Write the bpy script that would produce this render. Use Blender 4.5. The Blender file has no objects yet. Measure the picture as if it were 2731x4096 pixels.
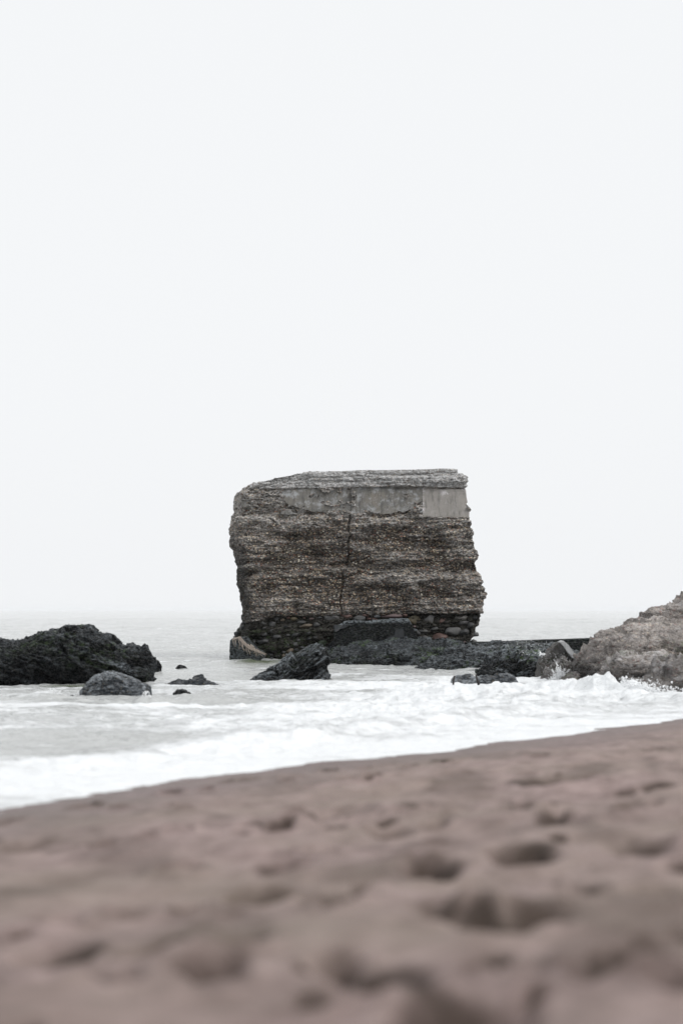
import bpy, math, random
import numpy as np
from mathutils import Vector

# ------------------------------------------------------------------ camera, sky, sun, exposure
sc = bpy.context.scene
COL = sc.collection
EYE = 1.75
FP = 50 / 36 * 4096           # focal length in pixels of the 2731 x 4096 photograph
HX, HY = 1365.5, 2442.0       # horizon / optical centre
cam_d = bpy.data.cameras.new('camera')
cam = bpy.data.objects.new('camera', cam_d)
COL.objects.link(cam)
cam.location = (0, 0, EYE)
cam.rotation_euler = (math.radians(90), 0, 0)
cam_d.lens = 50
cam_d.sensor_width = 36
cam_d.shift_y = (HY - 2048) / 4096
cam_d.clip_start = 0.1
cam_d.clip_end = 20000
cam_d.dof.use_dof = True
cam_d.dof.focus_distance = 44
cam_d.dof.aperture_fstop = 0.72
sc.camera = cam

SUN_EL, SUN_AZ = math.radians(40), math.radians(122)     # azimuth clockwise from +Y: from the right, a little behind the camera
world = bpy.data.worlds.new('World')
sc.world = world
world.use_nodes = True
wt = world.node_tree
wt.nodes.clear()
sky = wt.nodes.new('ShaderNodeTexSky')
sky.sky_type = 'NISHITA'
sky.sun_disc = False
sky.sun_elevation = SUN_EL
sky.sun_rotation = SUN_AZ
sky.air_density = 1.0
sky.dust_density = 6.0
hsv = wt.nodes.new('ShaderNodeHueSaturation')
hsv.inputs['Saturation'].default_value = 0.15
mixw = wt.nodes.new('ShaderNodeMix')
mixw.data_type = 'RGBA'
mixw.inputs['Factor'].default_value = 0.93           # a closed cloud deck over the clear sky
mixw.inputs[7].default_value = (9.58, 9.74, 9.92, 1)
bg = wt.nodes.new('ShaderNodeBackground')
bg.inputs['Strength'].default_value = 0.1
wo = wt.nodes.new('ShaderNodeOutputWorld')
wt.links.new(sky.outputs[0], hsv.inputs['Color'])
wt.links.new(hsv.outputs[0], mixw.inputs[6])
# an overcast sky is brighter overhead than low down
tcw = wt.nodes.new('ShaderNodeTexCoord')
spw = wt.nodes.new('ShaderNodeSeparateXYZ')
mrw = wt.nodes.new('ShaderNodeMapRange')
mrw.interpolation_type = 'SMOOTHSTEP'
mrw.inputs['From Min'].default_value = 0.40
mrw.inputs['From Max'].default_value = 0.90
mrw.inputs['To Min'].default_value = 1.0
mrw.inputs['To Max'].default_value = 1.6
vmw = wt.nodes.new('ShaderNodeVectorMath')
vmw.operation = 'SCALE'
wt.links.new(tcw.outputs['Generated'], spw.inputs[0])
wt.links.new(spw.outputs['Z'], mrw.inputs['Value'])
wt.links.new(mixw.outputs[2], vmw.inputs[0])
wt.links.new(mrw.outputs[0], vmw.inputs['Scale'])
wt.links.new(vmw.outputs[0], bg.inputs[0])
wt.links.new(bg.outputs[0], wo.inputs[0])

sun_d = bpy.data.lights.new('sun', 'SUN')
sun_d.energy = 1.5
sun_d.angle = math.radians(18)
sun_d.color = (1.0, 0.97, 0.93)
sun = bpy.data.objects.new('sun', sun_d)
COL.objects.link(sun)
sd = Vector((math.sin(SUN_AZ) * math.cos(SUN_EL), math.cos(SUN_AZ) * math.cos(SUN_EL), math.sin(SUN_EL)))
sun.rotation_euler = sd.to_track_quat('Z', 'Y').to_euler()

sc.view_settings.view_transform = 'Standard'
sc.view_settings.look = 'None'
sc.view_settings.exposure = 0.0
sc.view_settings.gamma = 1.0
sc.cycles.max_bounces = 6
sc.cycles.diffuse_bounces = 3
sc.cycles.glossy_bounces = 3
sc.cycles.volume_bounces = 2
sc.cycles.use_denoising = True
sc.cycles.sample_clamp_indirect = 4

# ------------------------------------------------------------------ numeric helpers
rng = np.random.default_rng(7)
TAB = rng.uniform(-1, 1, (64, 64, 64)).astype(np.float32)


def vn(x, y, z):
    """smooth value noise in -1..1"""
    x = np.asarray(x, float); y = np.asarray(y, float); z = np.asarray(z, float)
    x, y, z = np.broadcast_arrays(x, y, z)
    ix = np.floor(x).astype(np.int64); iy = np.floor(y).astype(np.int64); iz = np.floor(z).astype(np.int64)
    fx = x - ix; fy = y - iy; fz = z - iz
    fx = fx * fx * (3 - 2 * fx); fy = fy * fy * (3 - 2 * fy); fz = fz * fz * (3 - 2 * fz)
    a, b = ix & 63, (ix + 1) & 63
    c, d = iy & 63, (iy + 1) & 63
    e, f = iz & 63, (iz + 1) & 63
    L = lambda p, q, t: p + (q - p) * t
    return L(L(L(TAB[a, c, e], TAB[b, c, e], fx), L(TAB[a, d, e], TAB[b, d, e], fx), fy),
             L(L(TAB[a, c, f], TAB[b, c, f], fx), L(TAB[a, d, f], TAB[b, d, f], fx), fy), fz)


def fbm(x, y, z, octv=4, gain=0.5, billow=False):
    s, amp, tot = 0, 1.0, 0
    x = np.asarray(x, float); y = np.asarray(y, float); z = np.asarray(z, float)
    for i in range(octv):
        n = vn(x, y, z)
        if billow:
            n = 1 - 2 * np.abs(n)
        s = s + amp * n; tot += amp; amp *= gain
        x, y, z = (x * 1.62 + y * 1.21) + 11.3, (y * 1.62 - x * 1.21) + 5.7, z * 2.03 + 3.1
    return s / tot


def saw(t, sharp=0.12):
    """weathered beds: each bed bulges out and steps back sharply at its top"""
    f = t - np.floor(t)
    return np.where(f < 1 - sharp, (f / (1 - sharp)) ** 1.5, (1 - f) / sharp)


def sstep(a, b, x):
    t = np.clip((x - a) / (b - a), 0, 1)
    return t * t * (3 - 2 * t)


def facet(x, y, z, seed=0):
    """broken planes: random tilt per Voronoi cell"""
    ix = np.floor(x).astype(int); iy = np.floor(y).astype(int); iz = np.floor(z).astype(int)
    best = np.full(x.shape, 9.0); out = np.zeros(x.shape)
    for i in (-1, 0, 1):
        for j in (-1, 0, 1):
            for k in (-1, 0, 1):
                a, b, c = ix + i, iy + j, iz + k
                h = lambda q: TAB[(a * 7 + q + seed) & 63, (b * 13 + q * 5) & 63, (c * 11 + q * 3) & 63]
                dx = x - (a + 0.5 + 0.5 * h(0)); dy = y - (b + 0.5 + 0.5 * h(1)); dz = z - (c + 0.5 + 0.5 * h(2))
                d = dx * dx + dy * dy + dz * dz
                v = dx * h(3) + dy * h(4) + dz * h(5) + 0.35 * h(6)
                m = d < best
                best = np.where(m, d, best); out = np.where(m, v, out)
    return out


def X(px, d):
    return (px - HX) * d / FP


def Z(py, d):
    return EYE - (py - HY) * d / FP


# ------------------------------------------------------------------ scene helpers
def tag(o, label=None, cat=None, group=None, kind=None):
    if label: o['label'] = label
    if cat: o['category'] = cat
    if group: o['group'] = group
    if kind: o['kind'] = kind
    return o


def empty(name, loc):
    o = bpy.data.objects.new(name, None)
    COL.objects.link(o)
    o.location = loc
    o.empty_display_size = 0.3
    return o


def mk(name, V, F, mat, parent=None, loc=(0, 0, 0), mask=None, smooth=True, label=None):
    """V (n,3) in world space, F (m,k); linked as one mesh with its origin at loc"""
    V = np.asarray(V, dtype=np.float32) - np.asarray(loc, dtype=np.float32)
    F = np.asarray(F, dtype=np.int32)
    me = bpy.data.meshes.new(name)
    k = F.shape[1]
    me.vertices.add(len(V)); me.vertices.foreach_set('co', V.ravel())
    me.loops.add(F.size); me.loops.foreach_set('vertex_index', F.ravel())
    me.polygons.add(len(F))
    me.polygons.foreach_set('loop_start', np.arange(0, F.size, k, dtype=np.int32))
    me.polygons.foreach_set('loop_total', np.full(len(F), k, dtype=np.int32))
    me.polygons.foreach_set('use_smooth', np.full(len(F), smooth))
    if mask is not None:
        at = me.attributes.new('mask', 'FLOAT_COLOR', 'POINT')
        m = np.ones((len(V), 4), dtype=np.float32); m[:, :mask.shape[1]] = mask
        at.data.foreach_set('color', m.ravel())
    me.update(calc_edges=True)
    me.validate()
    me.materials.append(mat)
    o = bpy.data.objects.new(name, me)
    COL.objects.link(o)
    if parent is not None:
        o.parent = parent
        pl = parent.location
        while parent.parent is not None:
            parent = parent.parent; pl = pl + parent.location
        o.location = Vector(loc) - pl
    else:
        o.location = loc
    if label: o['label'] = label
    return o


def gridF(nu, nv, closed=False):
    """faces of an (nu, nv) grid, u optionally wrapping"""
    i = np.arange(nu if closed else nu - 1)[:, None]; j = np.arange(nv - 1)[None, :]
    i2 = (i + 1) % nu
    a = i * nv + j; b = i2 * nv + j; c = i2 * nv + j + 1; d = i * nv + j + 1
    return np.stack([a, b, c, d], -1).reshape(-1, 4)


def gnormal(P, closed=False):
    if closed:
        du = np.roll(P, -1, 0) - np.roll(P, 1, 0)
    else:
        du = np.gradient(P, axis=0)
    dv = np.gradient(P, axis=1)
    n = np.cross(du, dv)
    l = np.linalg.norm(n, axis=-1, keepdims=True)
    return n / np.maximum(l, 1e-9)


# ------------------------------------------------------------------ materials
class NB:
    def __init__(self, name):
        self.m = bpy.data.materials.new(name)
        self.m.use_nodes = True
        self.t = self.m.node_tree
        self.t.nodes.clear()
        self.out = self.t.nodes.new('ShaderNodeOutputMaterial')
        self.b = self.t.nodes.new('ShaderNodeBsdfPrincipled')
        self.t.links.new(self.b.outputs[0], self.out.inputs[0])
        self.co = self.t.nodes.new('ShaderNodeTexCoord').outputs['Object']

    def set(self, inp, v):
        if isinstance(v, bpy.types.NodeSocket):
            self.t.links.new(v, inp)
        else:
            if isinstance(v, tuple) and len(v) == 3 and inp.type == 'RGBA':
                v = v + (1,)
            inp.default_value = v

    def bs(self, **k):
        for n, v in k.items():
            self.set(self.b.inputs[n.replace('_', ' ')], v)

    def scale(self, s, rot=(0, 0, 0)):
        n = self.t.nodes.new('ShaderNodeMapping')
        self.t.links.new(self.co, n.inputs[0])
        n.inputs['Scale'].default_value = s
        n.inputs['Rotation'].default_value = rot
        return n.outputs[0]

    def noise(self, vec, s, det=4, rough=0.6, dist=0.0):
        n = self.t.nodes.new('ShaderNodeTexNoise')
        self.t.links.new(vec, n.inputs['Vector'])
        n.inputs['Scale'].default_value = s; n.inputs['Detail'].default_value = det
        n.inputs['Roughness'].default_value = rough; n.inputs['Distortion'].default_value = dist
        return n.outputs['Fac']

    def voro(self, vec, s, feature='F1', rnd=1.0):
        n = self.t.nodes.new('ShaderNodeTexVoronoi')
        n.feature = feature
        self.t.links.new(vec, n.inputs['Vector'])
        n.inputs['Scale'].default_value = s
        n.inputs['Randomness'].default_value = rnd
        return n.outputs['Distance'], n.outputs['Color'] if feature != 'DISTANCE_TO_EDGE' else None

    def ramp(self, fac, stops, interp='LINEAR'):
        n = self.t.nodes.new('ShaderNodeValToRGB')
        n.color_ramp.interpolation = interp
        e = n.color_ramp.elements
        while len(e) < len(stops): e.new(0.5)
        for q, (p, c) in zip(e, stops):
            q.position = p
            q.color = (c, c, c, 1) if not isinstance(c, tuple) else c + (1,)
        self.t.links.new(fac, n.inputs[0])
        return n.outputs[0]

    def mix(self, f, a, b, mode='MIX'):
        n = self.t.nodes.new('ShaderNodeMix')
        n.data_type = 'RGBA'; n.blend_type = mode
        self.set(n.inputs['Factor'], f); self.set(n.inputs[6], a); self.set(n.inputs[7], b)
        return n.outputs[2]

    def math(self, op, a, b=0.0, c=None, clamp=False):
        n = self.t.nodes.new('ShaderNodeMath')
        n.operation = op; n.use_clamp = clamp
        self.set(n.inputs[0], a); self.set(n.inputs[1], b)
        if c is not None: self.set(n.inputs[2], c)
        return n.outputs[0]

    def sep(self, c):
        n = self.t.nodes.new('ShaderNodeSeparateColor')
        self.t.links.new(c, n.inputs[0])
        return n.outputs

    def attr(self):
        n = self.t.nodes.new('ShaderNodeAttribute')
        n.attribute_name = 'mask'
        return self.sep(n.outputs['Color'])

    def bump(self, h, strength=1.0, dist=0.02, normal=None):
        n = self.t.nodes.new('ShaderNodeBump')
        n.inputs['Strength'].default_value = strength
        n.inputs['Distance'].default_value = dist
        self.t.links.new(h, n.inputs['Height'])
        if normal is not None: self.t.links.new(normal, n.inputs['Normal'])
        return n.outputs[0]


def stone(name, matrix, pebbles, peb=18.0, amt=1.0, pale=(0.42, 0.42, 0.41), green=(0.12, 0.18, 0.075),
          rough=0.85, wetrough=0.42, wetdark=0.22, bd=0.02, gap=(0.32, 0.55), var=(0.6, 1.35), spec=0.5, glint=True):
    """conglomerate: pebbles of several colours in a darker matrix; mask R wet, G pale crust and painted highlights, B algae"""
    n = NB(name)
    R, G, B = n.attr()[:3]
    v1 = n.scale((1, 1, 1.55))
    warp = n.t.nodes.new('ShaderNodeVectorMath'); warp.operation = 'ADD'
    wn = n.t.nodes.new('ShaderNodeTexNoise'); wn.inputs['Scale'].default_value = 7
    n.t.links.new(v1, wn.inputs['Vector'])
    sc_ = n.t.nodes.new('ShaderNodeVectorMath'); sc_.operation = 'SCALE'; sc_.inputs['Scale'].default_value = 0.06
    n.t.links.new(wn.outputs['Color'], sc_.inputs[0])
    n.t.links.new(v1, warp.inputs[0]); n.t.links.new(sc_.outputs[0], warp.inputs[1])
    vv = warp.outputs[0]
    dist, colr = n.voro(vv, peb)
    dist2, colr2 = n.voro(vv, peb * 2.3)
    cs = n.sep(colr)
    pc = n.ramp(cs[0], [(i / len(pebbles), c) for i, c in enumerate(pebbles)], 'CONSTANT')
    bri = n.math('MULTIPLY_ADD', cs[1], 0.9, 0.5)
    pc = n.mix(1.0, pc, bri, 'MULTIPLY')
    core = n.ramp(dist, [(gap[0], 1.0), (gap[1], 0.0)])
    core2 = n.ramp(dist2, [(0.2, 1.0), (0.5, 0.0)])
    big = n.noise(n.scale((1, 1, 2.2)), 1.3, 5, 0.6)
    keep = n.ramp(n.noise(n.scale((1, 1, 3.0)), 3.2, 4, 0.65), [(0.38, 0.25), (0.6, 1.0)])
    fine = n.noise(vv, 45, 3, 0.7)
    mcol = n.mix(1.0, matrix, n.ramp(fine, [(0.25, 0.35), (0.75, 1.8)]), 'MULTIPLY')
    mcol = n.mix(n.math('MULTIPLY', core2, 0.35 * amt), mcol, n.mix(1.0, pebbles[1], n.sep(colr2)[0], 'MULTIPLY'))
    c = n.mix(n.math('MULTIPLY', n.math('MULTIPLY', core, keep), amt), mcol, pc)
    c = n.mix(1.0, c, n.ramp(big, [(0.3, var[0]), (0.7, var[1])]), 'MULTIPLY')
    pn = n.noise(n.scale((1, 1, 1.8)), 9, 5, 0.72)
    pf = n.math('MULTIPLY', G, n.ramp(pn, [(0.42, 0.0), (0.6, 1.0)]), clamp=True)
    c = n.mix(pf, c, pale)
    an = n.noise(n.scale((1, 1, 1.5)), 6, 5, 0.75)
    gf = n.math('MULTIPLY', B, n.ramp(an, [(0.5, 0.0), (0.62, 0.85)]), clamp=True)
    c = n.mix(gf, c, green)
    c = n.mix(R, c, n.mix(1.0, c, (wetdark, wetdark * 1.03, wetdark * 1.05), 'MULTIPLY'))
    rr = n.math('ADD', n.math('MULTIPLY', R, wetrough - rough), rough)
    rr = n.math('ADD', rr, n.math('MULTIPLY', n.math('SUBTRACT', fine, 0.5), 0.4), clamp=True)
    h = n.math('MULTIPLY', core, 0.8)
    h = n.math('ADD', h, n.math('MULTIPLY', fine, 0.5))
    h = n.math('ADD', h, n.math('MULTIPLY', n.noise(n.scale((1, 1, 1.9)), 14, 5, 0.7), 1.6))
    sv = n.ramp(n.noise(n.scale((1, 1, 2.2)), 11, 5, 0.75), [(0.48, 0.04), (0.60, 1.0)])
    n.bs(Base_Color=c, Roughness=rr, Specular_IOR_Level=n.math('MULTIPLY', sv, spec), Normal=n.bump(h, 1.0, bd))
    return n.m


PEB = [(0.42, 0.32, 0.22), (0.28, 0.25, 0.22), (0.62, 0.53, 0.40), (0.19, 0.145, 0.11), (0.38, 0.36, 0.35),
       (0.28, 0.14, 0.10), (0.70, 0.65, 0.55), (0.15, 0.155, 0.16), (0.45, 0.34, 0.25)]
DPEB = [(0.05, 0.05, 0.052), (0.022, 0.025, 0.028), (0.10, 0.095, 0.08), (0.03, 0.03, 0.03), (0.05, 0.04, 0.035),
        (0.02, 0.022, 0.025)]
M_AGG = stone('aggregate_concrete', (0.085, 0.077, 0.070), PEB, 13, 1.0, pale=(0.62, 0.60, 0.58), bd=0.06, gap=(0.42, 0.62), var=(0.5, 1.8))
M_CAP = stone('capping_concrete', (0.34, 0.335, 0.33), PEB, 15, 0.7, pale=(0.72, 0.72, 0.72), bd=0.07, var=(0.5, 1.5))
M_FOOT = stone('footing_mortar', (0.06, 0.055, 0.048), [(0.12, 0.11, 0.10), (0.09, 0.075, 0.065), (0.05, 0.05, 0.05)], 8, 0.7,
               pale=(0.30, 0.28, 0.25), bd=0.04)
M_BLACK = stone('black_weedy_rock', (0.006, 0.0072, 0.0085), DPEB, 20, 0.8, pale=(0.46, 0.50, 0.53), green=(0.15, 0.22, 0.09),
                rough=0.6, wetrough=0.32, wetdark=0.50, bd=0.035, spec=0.55)  # pale is the colour of the painted wet glints
M_BARN = stone('mussel_covered_rock', (0.045, 0.05, 0.057), [(0.08, 0.09, 0.10), (0.03, 0.035, 0.04), (0.13, 0.14, 0.15),
               (0.05, 0.055, 0.06), (0.16, 0.13, 0.09)], 16, 0.8, pale=(0.45, 0.48, 0.51), rough=0.55, wetrough=0.26, wetdark=0.6, bd=0.04, spec=1.0)
M_CONG = stone('brown_conglomerate', (0.29, 0.266, 0.25), [(0.50, 0.42, 0.36), (0.26, 0.23, 0.215), (0.5, 0.44, 0.37),
               (0.14, 0.12, 0.105), (0.25, 0.14, 0.125), (0.34, 0.32, 0.31)], 12, 0.85, pale=(0.52, 0.50, 0.50),
               rough=0.9, wetdark=0.30, bd=0.04, var=(0.5, 1.5))


def plaster(name, base, alt, crust, bump=0.008):
    n = NB(name)
    R, G, B = n.attr()[:3]
    a = n.noise(n.co, 2.2, 6, 0.65)
    b = n.noise(n.scale((1, 1, 0.25)), 9, 4, 0.6)
    f = n.noise(n.co, 60, 2, 0.6)
    c = n.mix(n.ramp(a, [(0.35, 0.0), (0.65, 1.0)]), base, alt)
    c = n.mix(n.math('MULTIPLY', n.ramp(b, [(0.50, 0.0), (0.66, 1.0)]), 0.75), c, tuple(x * 0.55 for x in base))
    c = n.mix(n.math('MULTIPLY', G, n.ramp(n.noise(n.co, 3.5, 7, 0.75), [(0.5, 0.0), (0.62, 1.0)]), clamp=True), c, crust)
    c = n.mix(1.0, c, n.ramp(f, [(0.2, 0.8), (0.8, 1.2)]), 'MULTIPLY')
    pit = n.ramp(n.voro(n.co, 6)[0], [(0.05, 0.25), (0.1, 1.0)])
    c = n.mix(1.0, c, pit, 'MULTIPLY')
    c = n.mix(R, c, n.mix(1.0, c, (0.35, 0.36, 0.37), 'MULTIPLY'))
    h = n.math('ADD', f, n.math('MULTIPLY', n.noise(n.co, 15, 5, 0.7), 2.0))
    h = n.math('ADD', h, pit)
    n.bs(Base_Color=c, Roughness=0.85, Normal=n.bump(h, 0.9, bump))
    return n.m


M_BAND = plaster('weathered_render', (0.17, 0.17, 0.165), (0.25, 0.23, 0.20), (0.42, 0.43, 0.44), 0.03)
M_PATCH = plaster('smooth_render', (0.25, 0.238, 0.222), (0.30, 0.282, 0.262), (0.66, 0.63, 0.65), 0.006)
M_SLABG = plaster('grey_slab', (0.38, 0.39, 0.40), (0.46, 0.46, 0.46), (0.6, 0.6, 0.6), 0.01)
M_DSLAB = plaster('dark_slab', (0.040, 0.045, 0.050), (0.03, 0.033, 0.036), (0.1, 0.1, 0.1), 0.01)


def plain(name, col, rough=0.7, var=0.4, s=20, metal=0.0):
    n = NB(name)
    f = n.noise(n.co, s, 4, 0.65)
    c = n.mix(f, tuple(x * (1 - var) for x in col), tuple(min(1, x * (1 + var)) for x in col))
    n.bs(Base_Color=c, Roughness=rough, Metallic=metal, Normal=n.bump(f, 0.8, 0.02))
    return n.m


M_IRON = plain('rusty_black_iron', (0.018, 0.015, 0.014), 0.7)
M_WEED = plain('dried_roots', (0.34, 0.29, 0.25), 0.8)
STONES = {k: plain('cobble_' + k, c, 0.6, 0.5, 9) for k, c in dict(
    dark=(0.036, 0.037, 0.038), grey=(0.085, 0.084, 0.084), red=(0.085, 0.05, 0.042), brown=(0.10, 0.08, 0.06),
    olive=(0.085, 0.07, 0.042), pale=(0.17, 0.18, 0.19), rust=(0.17, 0.10, 0.07), black=(0.022, 0.024, 0.026),
    purple=(0.11, 0.078, 0.078), tan=(0.11, 0.105, 0.098), wetgrey=(0.055, 0.056, 0.056), green=(0.04, 0.055, 0.035)).items()}


def foam_mat():
    n = NB('foam_spray')
    f = n.noise(n.co, 25, 3, 0.6)
    n.bs(Base_Color=(0.80, 0.81, 0.82), Roughness=0.6, Specular_IOR_Level=0.2, Normal=n.bump(f, 0.5, 0.01))
    n.b.subsurface_method = 'BURLEY' if hasattr(n.b, 'subsurface_method') else 'BURLEY'
    return n.m


M_FOAM = foam_mat()

# sea: milky green-grey water, white where the foam lies
n = NB('sea_water')
R, G, B = n.attr()[:3]
vs = n.scale((0.55, 1.4, 1))
r1 = n.noise(vs, 3.2, 5, 0.6, 0.6)
r2 = n.noise(n.scale((0.7, 1.6, 1)), 14, 4, 0.6, 0.4)
lace = n.noise(n.scale((0.6, 1.5, 1)), 4.5, 6, 0.68, 1.2)
fo = n.math('ADD', R, n.math('MULTIPLY', n.math('SUBTRACT', lace, 0.5), 1.3))
fo = n.ramp(fo, [(0.36, 0.0), (0.74, 1.0)])
body = n.mix(n.noise(n.scale((0.2, 0.5, 1)), 0.6, 3, 0.5), (0.40, 0.405, 0.395), (0.50, 0.515, 0.515))
body = n.mix(G, body, (0.10, 0.12, 0.075))  # G: painted reflections of the rocks
c = n.mix(fo, body, (0.725, 0.74, 0.75))
hh = n.math('ADD', n.math('MULTIPLY', r1, 1.0), n.math('MULTIPLY', r2, 0.35))
hh = n.math('ADD', hh, n.math('MULTIPLY', fo, 0.25))
n.bs(Base_Color=c, Roughness=n.math('ADD', n.math('MULTIPLY', fo, 0.5), 0.10), IOR=1.33,
     Normal=n.bump(hh, 1.0, 0.12))
M_SEA = n.m

n = NB('beach_sand')
R, G, B = n.attr()[:3]
g1 = n.noise(n.co, 220, 3, 0.7)
g2 = n.noise(n.co, 5, 5, 0.6)
g3 = n.noise(n.scale((0.6, 1, 1)), 0.9, 4, 0.6)
c = n.mix(n.ramp(g2, [(0.3, 0.0), (0.7, 1.0)]), (0.160, 0.116, 0.106), (0.325, 0.250, 0.234))
c = n.mix(n.ramp(g3, [(0.4, 0.0), (0.65, 0.6)]), c, (0.20, 0.165, 0.135))
c = n.mix(1.0, c, n.ramp(g1, [(0.25, 0.7), (0.75, 1.3)]), 'MULTIPLY')
c = n.mix(G, c, n.mix(1.0, c, (0.24, 0.22, 0.195), 'MULTIPLY'))  # G: painted pit shade and damp patches
c = n.mix(R, c, n.mix(1.0, c, (0.55, 0.53, 0.54), 'MULTIPLY'))
n.bs(Base_Color=c, Roughness=n.math('SUBTRACT', 0.85, n.math('MULTIPLY', R, 0.35)), Specular_IOR_Level=0.3,
     Normal=n.bump(n.math('ADD', g1, n.math('MULTIPLY', n.noise(n.co, 30, 4, 0.6), 2)), 0.7, 0.008))
M_SAND = n.m

# ------------------------------------------------------------------ shore geometry
SH = [(-900, 3420), (-300, 3270), (0, 3215), (150, 3190), (350, 3165), (550, 3112), (700, 3108), (900, 3095), (1050, 3065),
      (1165, 3042), (1230, 3046), (1290, 3045), (1365, 3035), (1500, 3022), (1640, 3016), (1750, 3000), (1820, 2972),
      (1860, 2974), (1920, 2972), (2050, 2952), (2180, 2945), (2300, 2912), (2420, 2908), (2550, 2895), (2620, 2874),
      (2731, 2876), (3300, 2800), (4200, 2720)]
def smooth1(v, k):
    g = np.exp(-np.linspace(-2.5, 2.5, k) ** 2); g /= g.sum()
    return np.convolve(np.pad(v, k // 2, mode='edge'), g, mode='valid')[:len(v)]


TT = np.array([0.634, 0.773]); NN = np.array([0.773, -0.634])
_s = []
for px, py in SH:
    d = EYE * FP / (py - HY)
    p = np.array([X(px, d), d])
    _s.append((p @ TT, p @ NN))
_s.sort()
SA = np.array([q[0] for q in _s]); SC = np.array([q[1] for q in _s])

FA = np.arange(SA[0], SA[-1], 0.02)
FC = smooth1(np.interp(FA, SA, SC), 101) + 0.10 * fbm(FA * 1.0, 3, 3, 3)
FS = smooth1(np.interp(FA, SA, SC), 301)


def shore(x, y):
    a = x * TT[0] + y * TT[1]
    c0 = np.interp(a, FA, FC)
    c = x * NN[0] + y * NN[1]
    c0 = c0 + (np.interp(a, FA, FS) - c0) * sstep(0.1, 2.5, c - c0)
    return a, c - c0


def sand_base(x, y):
    a, s = shore(x, y)
    h = np.where(s > 0, 0.088 * s - 0.0012 * np.clip(s, 0, 20) ** 2, 0.10 * s)
    h = np.minimum(h, 1.5)
    return np.maximum(h, -2.5), s


# ------------------------------------------------------------------ beach
PITS = [(765, 85, 100, 45), (990, 68, 110, 25), (1265, 22, 110, 20), (1505, 40, 60, 20), (1290, 108, 80, 25), (1205, 190, 100, 25),
        (1465, 160, 120, 40), (1340, 265, 90, 30), (1500, 275, 120, 25), (1225, 340, 110, 40), (1130, 360, 130, 30), (980, 210, 90, 20),
        (660, 205, 90, 30), (620, 272, 110, 30), (890, 125, 70, 25), (415, 212, 70, 30), (60, 170, 100, 35), (290, 300, 90, 30),
        (140, 320, 80, 20), (120, 400, 130, 35), (60, 490, 130, 40), (380, 400, 120, 35), (540, 390, 100, 30), (480, 450, 120, 30),
        (765, 440, 100, 40), (880, 480, 150, 40), (1000, 340, 90, 30), (1450, 425, 100, 50), (1350, 460, 80, 40),
        (1120, 545, 200, 40), (790, 300, 110, 30), (640, 120, 60, 15), (1560, 12, 40, 12), (20, 110, 50, 20), (1540, 480, 80, 50),
        (430, 290, 60, 20), (850, 270, 60, 20), (1010, 150, 50, 12), (1180, 80, 60, 14)]


def find_ground(px, py):
    d = 1.5
    while d < 40:
        h, _ = sand_base(np.array(X(px, d)), np.array(d))
        if Z(py, d) <= h: break
        d += 0.02
    return X(px, d), d


pw = []
for cx, cy, w, h in PITS:
    px, py = cx * 1.7417, 3100 + cy * 1.7417
    x, y = find_ground(px, py)
    r = w * 1.7417 / FP * y * 0.60
    pw.append((x, y, r, 0.35 + h / w))
rq = random.Random(77)
for _ in range(130):
    y = rq.uniform(3.8, 15); x = y * rq.uniform(-0.27, 0.27)
    if shore(x, y)[1] < 1.3: continue
    pw.append((x, y, rq.uniform(0.04, 0.085), 0.5))
for _ in range(160):
    x, y = random.Random(_).uniform(-14, 14), random.Random(_ + 999).uniform(-12, 16)
    if abs(x) < 0.30 * y and y > 2.5: continue
    pw.append((x, y, random.Random(_ + 5).uniform(0.07, 0.14), 0.7))


def axis(lo, hi, c, fine, growth, span):
    """coordinates from lo to hi, step `fine` within c +- span, then growing"""
    out = [c]
    v, st = c, fine
    while v < hi:
        if v > c + span: st *= growth
        v += st; out.append(v)
    v, st = c, fine
    lo_l = []
    while v > lo:
        if v < c - span: st *= growth
        v -= st; lo_l.append(v)
    return np.array(lo_l[::-1] + out)


bx_ = axis(-70, 90, 0.5, 0.028, 1.06, 4.5)
by_ = axis(-60, 70, 8.5, 0.028, 1.045, 6.5)
bx, by = np.meshgrid(bx_, by_, indexing='ij')
hb, sb = sand_base(bx, by)
dry = sstep(0.3, 4.0, sb)
hb = hb + dry * (0.060 * fbm(bx * 0.9, by * 0.9, 0, 3) + 0.060 * fbm(bx * 2.1, by * 3.0, 4.0, 3)) + 0.006 * fbm(bx * 2, by * 2, 9, 3)
for x, y, r, el in pw:
    i0, i1 = np.searchsorted(bx_, [x - 3 * r, x + 3 * r]); j0, j1 = np.searchsorted(by_, [y - 6 * r, y + 6 * r])
    if i1 - i0 < 2 or j1 - j0 < 2: continue
    gx, gy = bx[i0:i1, j0:j1], by[i0:i1, j0:j1]
    wob = 0.40 * fbm(gx / r * 0.8, gy / r * 0.8, x, 3)
    q = np.sqrt(((gx - x) / (r * 1.25)) ** 2 + ((gy - y) / (r * 2.0)) ** 2)
    o1, o2 = r * 1.1 * vn(x * 9, y * 9, 1), r * 1.6 * vn(x * 9, y * 9, 5)
    q2 = np.sqrt(((gx - x - o1) / (r * .95)) ** 2 + ((gy - y - o2) / (r * 1.4)) ** 2)
    q = np.minimum(q, q2 + 0.1) + wob
    hb[i0:i1, j0:j1] += -min(0.13, 1.0 * r) * (1 - sstep(0.25, 1.1, q)) + 0.020 * np.exp(-((q - 1.35) / 0.3) ** 2)
damp_shade = np.zeros(bx.shape)  # shade of the pits painted into the sand colour
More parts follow.
